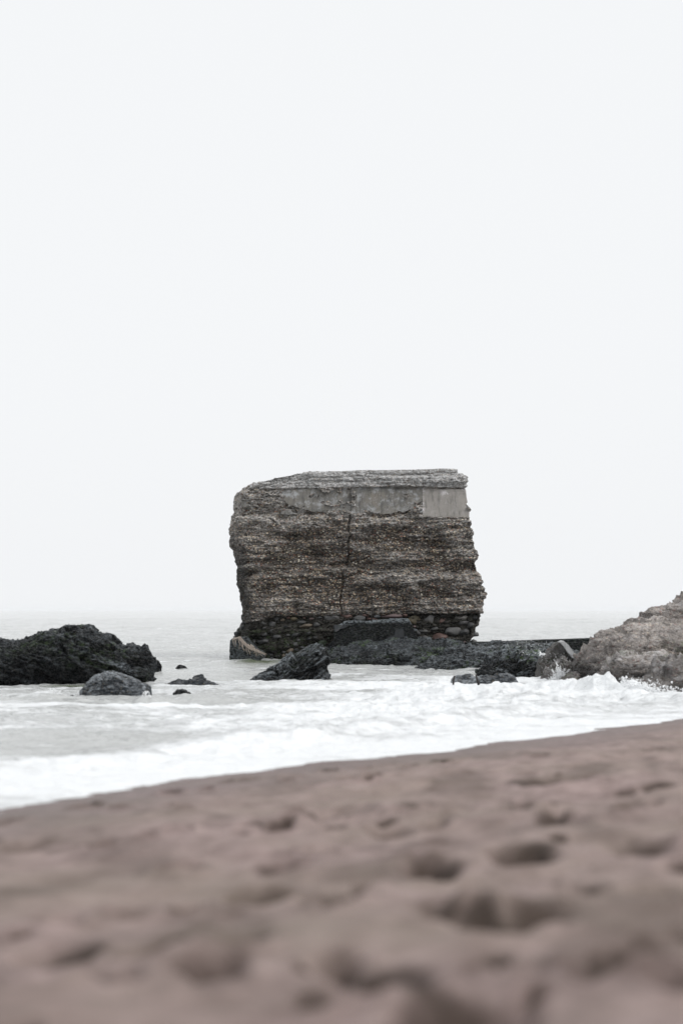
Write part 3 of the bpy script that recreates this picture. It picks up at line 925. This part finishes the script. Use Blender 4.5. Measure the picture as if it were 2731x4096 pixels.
me = bpy.data.meshes.new('dried_roots'); me.from_pydata([tuple(np.array(v) - np.array(T_.location)) for v in VV], [], FF); me.materials.append(M_WEED)
ob = bpy.data.objects.new('dried_roots', me); COL.objects.link(ob); ob.parent = T_

# ------------------------------------------------------------------ the ruin
YF = 50.0
DEPTH = 4.2
LEFT = [(a, b - 9) for a, b in [(1865, 1010), (1940, 985), (1970, 936), (1990, 932), (2010, 926), (2030, 925), (2050, 915), (2080, 913), (2130, 912), (2170, 913), (2190, 918), (2205, 930), (2250, 935),
        (2300, 937), (2345, 944), (2400, 950), (2405, 947), (2450, 955), (2480, 950), (2500, 956), (2525, 944), (2560, 940), (2600, 945), (2700, 955)]]
RIGHT = [(1865, 1829), (1896, 1832), (1898, 1850), (1920, 1858), (1950, 1864), (1990, 1868), (2020, 1874), (2065, 1879), (2085, 1878), (2120, 1888), (2160, 1894), (2200, 1904),
         (2240, 1911), (2252, 1904), (2262, 1910), (2300, 1918), (2340, 1928), (2358, 1938), (2372, 1943), (2400, 1938), (2430, 1928), (2455, 1918), (2480, 1920), (2500, 1912),
         (2530, 1898), (2550, 1886), (2566, 1880), (2580, 1870), (2700, 1855)]
TOP = [(900, 1975), (936, 1972), (960, 1962), (1010, 1940), (1050, 1924), (1100, 1911), (1150, 1901), (1200, 1894), (1260, 1891), (1350, 1886), (1450, 1882), (1600, 1879), (1830, 1877), (1950, 1877)]
ly, lx = np.array([q[0] for q in LEFT]), np.array([q[1] for q in LEFT])
ry, rx = np.array([q[0] for q in RIGHT]), np.array([q[1] for q in RIGHT])
tx, ty = np.array([q[0] for q in TOP]), np.array([q[1] for q in TOP])
R_ = empty('ruined_wall', (X(1420, YF), YF, 0))
tag(R_, 'tall square block of layered pebble concrete standing alone in the sea', 'ruin')

# plan outline: a across (0 left .. 1 right), b depth (0 front .. 1 back)
seg = []
seg += [(0.055 + 0.945 * f, 0.0) for f in np.linspace(0, 1, 450, endpoint=False)]
seg += [(1.0 - 0.05 * f, f) for f in np.linspace(0, 1, 90, endpoint=False)]
seg += [(0.95 - 0.90 * f, 1.0) for f in np.linspace(0, 1, 90, endpoint=False)]
seg += [(0.05 - 0.05 * f, 1 - 0.55 * f) for f in np.linspace(0, 1, 45, endpoint=False)]
seg += [(0.055 * f ** 1.4, 0.45 * (1 - f)) for f in np.linspace(0, 1, 90, endpoint=False)]
seg = np.array(seg)
for _ in range(5):
    seg = 0.25 * np.roll(seg, 1, 0) + 0.5 * seg + 0.25 * np.roll(seg, -1, 0)
A, Bd = seg[:, 0], seg[:, 1]
nl = len(seg)
nw = 330
PY0 = 2700.0
w = np.linspace(0, 1, nw)
pxn = 915 + A * (1880 - 915)
pyt = np.interp(pxn, tx, ty)
PY = PY0 + (pyt[:, None] - PY0) * w[None, :]
for _ in range(3):
    l = np.interp(PY, ly, lx); r = np.interp(PY, ry, rx)
    PX = l + A[:, None] * (r - l)
    pyt2 = np.interp(PX, tx, ty)
    PY = PY0 + (pyt2 - PY0) * w[None, :]
Pf = np.stack([X(PX, YF), np.broadcast_to(YF + Bd[:, None] * DEPTH, PX.shape), Z(PY, YF)], -1)
# roof rings
rings = []
top = Pf[:, -1, :]
ctr = top.mean(0)
for k in np.linspace(1, 0, 26)[1:]:
    q = ctr + (top - ctr) * k
    q[:, 2] = Z(np.interp(915 + (q[:, 0] - X(915, YF)) / (X(1880, YF) - X(915, YF)) * 965, tx, ty), YF)
    rings.append(q)
P = np.concatenate([Pf, np.stack(rings, 1)], 1)
nvv = P.shape[1]
PXf = P[..., 0] / YF * FP + HX; PYf = HY + (EYE - P[..., 2]) / YF * FP
N = -gnormal(P, True)
if np.mean(N[:450, :nw, 1]) > 0: N = -N
x, y, z = P[..., 0], P[..., 1], P[..., 2]
isfront = (np.arange(nl) < 450)[:, None] & (np.arange(nvv) < nw)[None, :]
fr = sstep(0.0, 0.5, -N[..., 1])
# zones (photo pixels on the face)
jag = 10 * fbm(x * 1.2, 0, z * 2, 4)
cap_lo = np.interp(PXf, [900, 1000, 1120, 1300, 1600, 1880], [1962, 1958, 1955, 1952, 1945, 1953])
foot_hi = np.interp(PXf, [900, 1000, 1100, 1300, 1900], [2500, 2490, 2470, 2462, 2455]) + 0.5 * jag
z_cap = 1 - sstep(-3, 3, PYf - cap_lo)
z_foot = sstep(-4, 4, PYf - foot_hi)
band_hole = fbm(x * 2.2, 3, z * 4, 5, 0.6)
band_lo = np.interp(PXf, [1080, 1180, 1300, 1500, 1690], [2020, 2038, 2050, 2055, 2045]) + 26 * fbm(x * 2.0, 5, z, 4, .65)
band_l = 1150 + 60 * fbm(x * 0.5, 8, z * 3, 3)
band = (PXf > band_l) & (PXf < 1688) & (PYf > cap_lo + 2) & (PYf < band_lo) & (band_hole < np.where(PXf > 1420, 0.38, 0.22)) & (fr > 0.7)
band |= (PXf > 960) & (PXf < band_l + 20) & (PYf > 1965) & (PYf < 2075) & (fbm(x * 1.1 + 4, 3, z * 5, 4) > 0.30) & (fr > 0.7)
patch_r = 1866 + (PYf - 1957) * 0.09 + 5 * fbm(x, 2, z * 6, 3) - 10 * (np.abs(PYf - 2025) < 14)
patch = (PXf >= 1688 + (PYf - 1957) * 0.02) & (PXf < patch_r) & (PYf > cap_lo + 4) & (PYf < 2068 + 3 * fbm(x * 5, 0, 0, 3)) & (fr > 0.7)
bandf = band.astype(float); patchf = patch.astype(float)
smooth_f = np.clip(bandf + patchf, 0, 1)
# strata relief
zt = z - 0.035 * x - 0.10 * sstep(0.5, -4, x) * (z - 3) + 0.09 * vn(x * 0.5, 0, z * 0.5)
led = fbm(x * 0.62 + 0.5 * vn(x, y, z), y * 0.5 + 2, zt * 2.9, 4, 0.6)
led2 = fbm(x * 0.8 + 5, y * 0.8, zt * 7.5, 3, 0.6)
terr = np.sign(led) * np.abs(led) ** 0.7
rel = 0.19 * terr + 0.16 * fbm(x * 1.25, y * 1.25, z * 2.1 + 9, 3, 0.6) + 0.06 * led2 + 0.05 * facet(x * 1.3, y * 1.3, z * 3.0, 5) + 0.02 * facet(x * 4, y * 4, z * 7, 15) + 0.045 * (saw(zt * 2.7 + 0.9 * fbm(x * 0.35, 7, z * 0.6, 3)) - 0.4) * (0.5 + vn(x * 0.5, 1, z * 2)) + 0.022 * (saw(zt * 6.3 + 1.2 * fbm(x * 0.6, 17, z * 0.9, 3), 0.25) - 0.4) + 0.10 * fbm(x * 0.55, y * 0.55, z * 0.55, 2)
grain = 0.018 * (2.2 * np.abs(vn(x * 9, y * 9, z * 12)) ** .8 - 0.8) + 0.045 * fbm(x * 4, y * 4, z * 6.5, 3, 0.75) * 1.4 + 0.035 * fbm(x * 12, y * 12, z * 17, 2, 0.6, billow=True)
blobs = [(1180, 2150, 45, 35, -0.16), (1250, 2230, 90, 60, -0.13), (1010, 2335, 28, 30, 0.18), (1055, 2375, 45, 32, -0.16), (985, 2295, 40, 12, -0.20), (1130, 2200, 60, 20, 0.10),
         (1020, 2200, 40, 20, 0.10), (1460, 2240, 120, 20, 0.06), (1740, 2290, 110, 14, -0.12), (1650, 2170, 120, 9, -0.10), (1800, 2190, 80, 10, -0.1), (1490, 2105, 60, 10, 0.1),
         (1430, 2330, 60, 12, 0.06), (1780, 2330, 80, 30, 0.05), (1050, 2260, 50, 14, 0.09), (1700, 2240, 140, 8, .07)]
bl = 0
for cx, cy, ax, ay, am in blobs:
    bl = bl + am * np.exp(-((PXf - cx) / ax) ** 2 - ((PYf - cy) / ay) ** 2) * fr
dsp = (rel + bl) * (1 - 0.3 * z_cap) + grain
dsp = dsp * (1 - smooth_f) * (0.45 + 0.55 * fr)
dsp = np.where(smooth_f > 0, 0.012 * band_hole * bandf + 0.004 * grain * 10 * bandf, dsp - 0.045 * (1 - z_cap) * (1 - z_foot))
dsp += 0.05 * z_cap * fr + z_cap * 0.05 * fbm(x * 0.4, 3, (PYf - 0.02 * PXf) * 0.11, 2)
dsp += z_foot * (-0.14 + 0.02 * fbm(x * 2, y * 2, z * 2, 3)) * fr
flat_top = (sstep(0.955, 0.99, np.concatenate([w, np.ones(nvv - nw)]))[None, :]) * sstep(1150, 1350, PXf)
dsp = dsp * (1 - 0.85 * flat_top)
# dark seams in the layered top
for cy0, x0_, x1_, sl, am in [(1957, 1000, 1110, -0.22, 0.09), (1935, 1400, 1860, 0.0, 0.05), (1900, 1480, 1860, -0.02, 0.05), (1915, 1200, 1700, -0.03, 0.05), (1990, 1045, 1125, -0.02, 0.09),
                              (2038, 930, 1010, -0.12, 0.07), (1997, 975, 1060, 0, 0.07), (1945, 950, 1090, -0.2, 0.05), (1951, 1500, 1866, 0.0, 0.06), (2075, 1650, 1880, 0, 0.05), (2060, 930, 1090, -0.05, .06)]:
    c_ = cy0 + sl * (PXf - x0_) + 3 * vn(x * 2, 1, cy0)
    dsp -= am * np.exp(-((PYf - c_) / 3.0) ** 2) * sstep(x0_ - 10, x0_ + 10, PXf) * (1 - sstep(x1_ - 10, x1_ + 10, PXf)) * fr
# vertical crack
cxk = np.interp(PYf, [1955, 2060, 2150, 2220, 2260, 2300, 2340, 2400, 2470], [1397, 1399, 1398, 1392, 1383, 1371, 1371, 1363, 1364]) + 5 * vn(0, 0, z * 5) + 3 * vn(0, 2, z * 15)
cwk = np.interp(PYf, [1955, 2060, 2100, 2230, 2260, 2290, 2310, 2330, 2400, 2470], [1.5, 2.5, 4, 3.5, 7, 8, 4, 5, 3, 3])
dsp -= 0.16 * np.exp(-((PXf - cxk) / cwk) ** 2) * sstep(1952, 1965, PYf) * (1 - sstep(2455, 2468, PYf)) * fr * np.where(PYf < 2060, .3, 1)
P = P + N * dsp[..., None]
# small overhang lip above the render
m_wet = np.clip(sstep(2400, 2560, PYf - 0.25 * (PXf - 960).clip(-99, 300) * 0 ) * np.interp(PXf, [900, 1150, 1330, 1640, 1900], [1, 0.9, .75, 0.55, 0.5]), 0, 1)
lf = (1 - sstep(955, 1025, PXf + 12 * fbm(x * 2, 0, z * 2, 3) - 0.10 * (PYf - 2250).clip(0, 400))) * sstep(2060, 2300, PYf)
m_wet = np.clip(np.maximum(np.maximum(m_wet, z_foot * 0.8), 0.95 * lf * (1 - 0.0 * z_foot)) + 0.25 * sstep(0.1, 0.5, fbm(x * .4, 2, z * .6, 3)) * sstep(2090, 2150, PYf), 0, 1)
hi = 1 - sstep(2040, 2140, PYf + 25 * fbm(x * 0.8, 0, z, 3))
m_pale = np.clip(0.20 + 0.75 * hi + 2.8 * (rel + grain).clip(-.2, .2) + 0.35 * fbm(x * 1.2, 4, z * 3, 4) + 0.6 * z_cap, 0, 1)  # lichen high up, plus painted highlights where the relief stands out
m_pale = np.where(z_foot > 0.5, 0.5 + 0.5 * fbm(x, 3, z, 3), m_pale)
pn = np.exp(-((PXf - 1783) / 14) ** 2 - ((PYf - 1968) / 14) ** 2) + np.exp(-((PXf - 1848) / 10) ** 2 - ((PYf - 1958) / 4) ** 2) + np.exp(-((PXf - 1690) / 6) ** 2) * 0.8
m_pale = np.where(patch, np.clip(0.12 + 1.5 * pn, 0, 1), m_pale)
m_alg = z_foot * sstep(1350, 1150, PXf) * 0.9 * sstep(2500, 2540, PYf) + z_foot * 0.1
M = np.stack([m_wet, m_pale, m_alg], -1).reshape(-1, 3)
F = gridF(nl, nvv, True)
V = P.reshape(-1, 3)
pid = np.zeros(V.shape[0], int)
capm = ((z_cap > 0.5) | (np.arange(nvv) >= nw)[None, :]).ravel()
pid[capm] = 1
pid[(z_foot > 0.5).ravel() & ~capm] = 2
pid[band.ravel()] = 3
pid[patch.ravel()] = 4
fp = pid[F[:, 0]]
loc = tuple(R_.location)
parts = {}
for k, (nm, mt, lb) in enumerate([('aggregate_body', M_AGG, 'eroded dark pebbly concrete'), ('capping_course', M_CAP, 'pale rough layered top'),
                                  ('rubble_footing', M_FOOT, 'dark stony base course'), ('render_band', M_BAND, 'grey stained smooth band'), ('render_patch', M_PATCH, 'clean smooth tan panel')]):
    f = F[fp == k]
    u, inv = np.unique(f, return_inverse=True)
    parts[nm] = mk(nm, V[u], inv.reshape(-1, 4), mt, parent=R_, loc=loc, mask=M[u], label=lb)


# cobbles of the footing
def cobble(px, py, wpx, hpx, kind, dy=0.0, dep=0.16, seed=0):
    r = random.Random(seed)
    import bmesh
    bm = bmesh.new()
    bmesh.ops.create_icosphere(bm, subdivisions=3, radius=1.0)
    v = np.array([q.co[:] for q in bm.verts])
    for _ in range(7):      # a few flat facets
        d = np.array([r.gauss(0, 1), r.gauss(0, 1), r.gauss(0, 1)]); d /= np.linalg.norm(d)
        lim = r.uniform(0.6, 0.88)
        k = v @ d
        v -= np.clip(k - lim, 0, None)[:, None] * d
    s = seed * 3.1
    v *= (1 + 0.22 * fbm(v[:, 0] * 1.3 + s, v[:, 1] * 1.3, v[:, 2] * 1.3, 4))[:, None]
    dd = YF + dy
    ax = wpx / 2 * dd / FP * 1.1; az = hpx / 2 * dd / FP * 1.12
    an = r.uniform(-0.18, 0.18)
    X0 = v[:, 0] * ax; Z0 = v[:, 2] * az
    W = np.stack([X0 * math.cos(an) - Z0 * math.sin(an), v[:, 1] * dep, X0 * math.sin(an) + Z0 * math.cos(an)], -1)
    fc = np.array([[q.index for q in f.verts] for f in bm.faces]); bm.free()
    c = np.array([X(px, dd), dd, Z(py, dd)])
    mk('cobble', W + c, fc, STONES[kind], parent=parts['rubble_footing'], loc=tuple(c))


CB = [(1327, 2470, 60, 27, 'grey'), (1385, 2466, 50, 22, 'red'), (1438, 2473, 49, 24, 'wetgrey'), (1461, 2462, 27, 15, 'red'), (1508, 2464, 31, 15, 'pale'),
      (1492, 2478, 48, 12, 'red'), (1566, 2464, 88, 19, 'purple'), (1620, 2462, 20, 18, 'red'), (1655, 2479, 51, 38, 'olive'), (1624, 2487, 34, 24, 'rust'),
      (1713, 2477, 62, 48, 'grey'), (1771, 2463, 36, 20, 'dark'), (1771, 2486, 42, 26, 'red'), (1836, 2470, 67, 30, 'tan'), (1849, 2489, 54, 20, 'grey'),
      (1760, 2549, 58, 32, 'red'), (1690, 2525, 40, 24, 'wetgrey'), (1812, 2525, 58, 36, 'grey'), (1665, 2533, 44, 32, 'dark'), (1702, 2553, 36, 24, 'grey'),
      (1855, 2530, 40, 34, 'dark'), (1176, 2474, 28, 18, 'olive'), (1131, 2480, 20, 12, 'brown'), (1153, 2472, 15, 10, 'red'), (1217, 2472, 13, 9, 'red'),
      (1247, 2473, 22, 14, 'purple'), (1089, 2492, 26, 32, 'wetgrey'), (1107, 2477, 22, 13, 'dark'), (1204, 2488, 38, 17, 'wetgrey'), (1223, 2503, 48, 20, 'brown'),
      (1181, 2536, 34, 26, 'dark'), (1145, 2576, 38, 23, 'dark'), (1183, 2577, 28, 20, 'wetgrey'), (1053, 2566, 43, 20, 'dark'), (972, 2511, 22, 18, 'black'),
      (947, 2535, 24, 17, 'black'), (940, 2548, 14, 10, 'black'), (1275, 2470, 26, 14, 'dark'), (1020, 2500, 30, 18, 'black'), (1885, 2500, 30, 30, 'wetgrey'),
      (1800, 2560, 50, 18, 'dark'), (1900, 2472, 30, 20, 'dark'), (1690, 2500, 30, 18, 'dark'), (1735, 2515, 34, 16, 'wetgrey')]
rd = random.Random(12)
placed = [(c[0], c[1], c[2], c[3]) for c in CB]
for _ in range(4000):
    if len(CB) >= 98: break
    left = rd.random() < 0.72
    px, py = (rd.uniform(965, 1335), rd.uniform(2486, 2640)) if left else (rd.uniform(1640, 1900), rd.uniform(2500, 2575))
    wp = rd.uniform(16, 40); hp = wp * rd.uniform(0.5, 0.75)
    if all(abs(px - a) > 0.46 * (wp + c) or abs(py - b) > 0.46 * (hp + e) for a, b, c, e in placed):
        placed.append((px, py, wp, hp))
        CB.append((px, py, wp, hp, rd.choice(['black', 'dark', 'black', 'wetgrey', 'green', 'brown', 'dark'] if left else ['dark', 'wetgrey', 'grey', 'purple'])))
for i, (px, py, wp, hp, kd) in enumerate(CB):
    lfk = np.interp(px, [940, 1000, 1060], [1.3, 0.35, 0.12])
    cobble(px, py, wp, hp, kd, dy=float(lfk) + 0.07, dep=0.13 + 0.06 * random.Random(i).random(), seed=i + 1)

# dark step against the foot of the ruin
D_ = empty('concrete_step', (X(1490, 48.9), 48.9, 0.3))
tag(D_, 'long black concrete step against the foot of the ruin with an upright iron bar', 'concrete block')
prism([(1336, 2600), (1336, 2525), (1338, 2506), (1360, 2500), (1375, 2488), (1420, 2482), (1470, 2486), (1490, 2482), (1560, 2478), (1610, 2474), (1632, 2478), (1646, 2494),
       (1650, 2515), (1668, 2520), (1668, 2600)], 48.9, 0.9, M_BLACK, 'step_body', D_, amp=0.06, mask=(1, 0.1, 0.1), seed=9, topline=([1336, 1375, 1420, 1640, 1668], [2506, 2488, 2482, 2478, 2518]))
prism([(1335, 2500), (1360, 2499), (1392, 2503), (1380, 2512), (1360, 2516), (1347, 2527), (1337, 2527)], 48.84, 0.3, M_DSLAB, 'worn_corner', D_, amp=0.006, mask=(0.0, 1.2, 0), sub=0.03)
prism([(1580, 2518), (1608, 2515), (1615, 2520), (1615, 2550), (1560, 2556), (1540, 2554), (1578, 2540)], 48.84, 0.3, M_DSLAB, 'smooth_remnant', D_, amp=0.006, mask=(0.2, 0.0, 0), sub=0.03)
mkbar('iron_bar', [PT(1484, 2490, 48.95), PT(1488, 2455, 48.95), PT(1493, 2424, 48.95)], 0.022, M_IRON, D_)


# ------------------------------------------------------------------ spray
def spray(name, label, drops, group='splashes on the rocks'):
    """drops: (px, py, d, radius m) little blobs of white water in one mesh"""
    import bmesh
    bm = bmesh.new(); bmesh.ops.create_icosphere(bm, subdivisions=2, radius=1.0)
    v0 = np.array([q.co[:] for q in bm.verts]); f0 = np.array([[q.index for q in f.verts] for f in bm.faces]); bm.free()
    V, F = [], []
    drops = [(a + g(0, 1.2) * (i > 0), b + g(0, 1.2) * (i > 0), c + g(0, 0.03), q * (0.62 if i == 0 else rd.uniform(0.15, 0.55))) for a, b, c, q in drops for i in range(3)]
    for k, (px, py, d, r) in enumerate(drops):
        c = np.array(PT(px, py, d))
        v = v0 * (1 + 0.35 * fbm(v0[:, 0] * 1.4 + k, v0[:, 1] * 1.4, v0[:, 2] * 1.4, 2))[:, None] * np.array([r, r, r * 0.9])
        F.append(f0 + len(v0) * k); V.append(v + c)
    V = np.concatenate(V); F = np.concatenate(F)
    o = mk(name, V, F, M_FOAM, loc=tuple(float(q) for q in (V[:, 0].mean(), V[:, 1].mean(), V[:, 2].min())))
    return tag(o, label, 'splash', kind='stuff')


rd = random.Random(2)
g = rd.gauss
dr = []
for _ in range(520):       # low boiling mass at the foot
    f = g(0, 1)
    dr.append((2238 + 30 * f, 2722 - abs(g(0, 14)) * math.exp(-abs(f) * 0.6), 35.5 + g(0, 0.25), 0.008 + 0.022 * rd.random() ** 1.5))
for bx0, bx1, top_, wd, k_ in [(2236, 2223, 70, 6, 110), (2228, 2230, 48, 9, 160), (2243, 2236, 34, 12, 200), (2246, 2258, 44, 5, 90), (2240, 2240, 50, 4, 120), (2225, 2205, 40, 5, 90), (2250, 2275, 38, 4, 90), (2250, 2288, 24, 4, 60)]:
    for _ in range(k_):    # jets
        t = rd.random()
        dr.append((bx0 + (bx1 - bx0) * t + g(0, wd * (1.2 - t)), 2716 - top_ * (t - 0.25 * t * t) * 1.3 + g(0, 2), 35.5 + g(0, 0.12), 0.005 + 0.018 * (1 - t) * rd.random() + 0.006 * rd.random()))
for _ in range(220):
    dr.append((2230 + g(0, 32), 2712 - rd.uniform(0, 100), 35.5 + g(0, 0.3), 0.004 + 0.007 * rd.random() ** 2))
spray('sea_spray', 'white plume of water jumping in front of the tilted slab', dr)
dr = []
for _ in range(110):
    f = rd.random()
    dr.append((2158 + 55 * f + g(0, 2), 2612 - 6 * f + 12 * math.sin(f * 3.14) + g(0, 3.0), 37.4 + g(0, .1), 0.012 + 0.030 * rd.random()))
for _ in range(130):
    dr.append((rd.uniform(2070, 2250) + g(0, 10), 2560 + 60 * rd.random() ** 0.8, 37.6, 0.005 + 0.011 * rd.random() ** 3))
spray('sea_spray', 'white splash and flying drops left of the tilted slab', dr)
dr = []
for _ in range(240):
    f = rd.random()
    px = 2295 + 60 * f
    dr.append((px + g(0, 2), 2690 - rd.random() * (40 * (1 - abs(2 * f - 0.7) ** 2 * 0.6)) + g(0, 2), 34.8 + g(0, .08), 0.012 + 0.03 * rd.random()))
spray('sea_spray', 'pale mound of water welling up between slab and brown outcrop', dr)
dr = []
for _ in range(1300):
    f = rd.random()
    px = 2480 + 290 * f; base = 2735 + 62 * f
    dr.append((px + g(0, 5), base + 8 - abs(g(0, 1)) * 20, 27.9 - 0.5 * f + g(0, .15), 0.005 + 0.026 * rd.random() ** 2.5))
spray('sea_spray', 'fringe of white spray thrown onto the outcrop at the right edge', dr)
dr = []
for _ in range(150):
    f = rd.random()
    dr.append((560 + 50 * f + g(0, 3), 2800 - 38 * math.sin(3.14 * min(1, max(0, f))) * rd.random() + g(0, 2), 27.85 + g(0, .1), 0.006 + 0.022 * rd.random() ** 2))
spray('sea_spray', 'small white wave breaking on the right end of the grey boulder', dr)
dr = []
for _ in range(120):
    f = rd.random()
    dr.append((165 + 80 * f + g(0, 4), 2780 - 28 * math.sin(3.14 * f) * rd.random() + g(0, 3), 28.3 + g(0, .1), 0.005 + 0.018 * rd.random() ** 2))
spray('sea_spray', 'small white splash left of the grey boulder', dr)
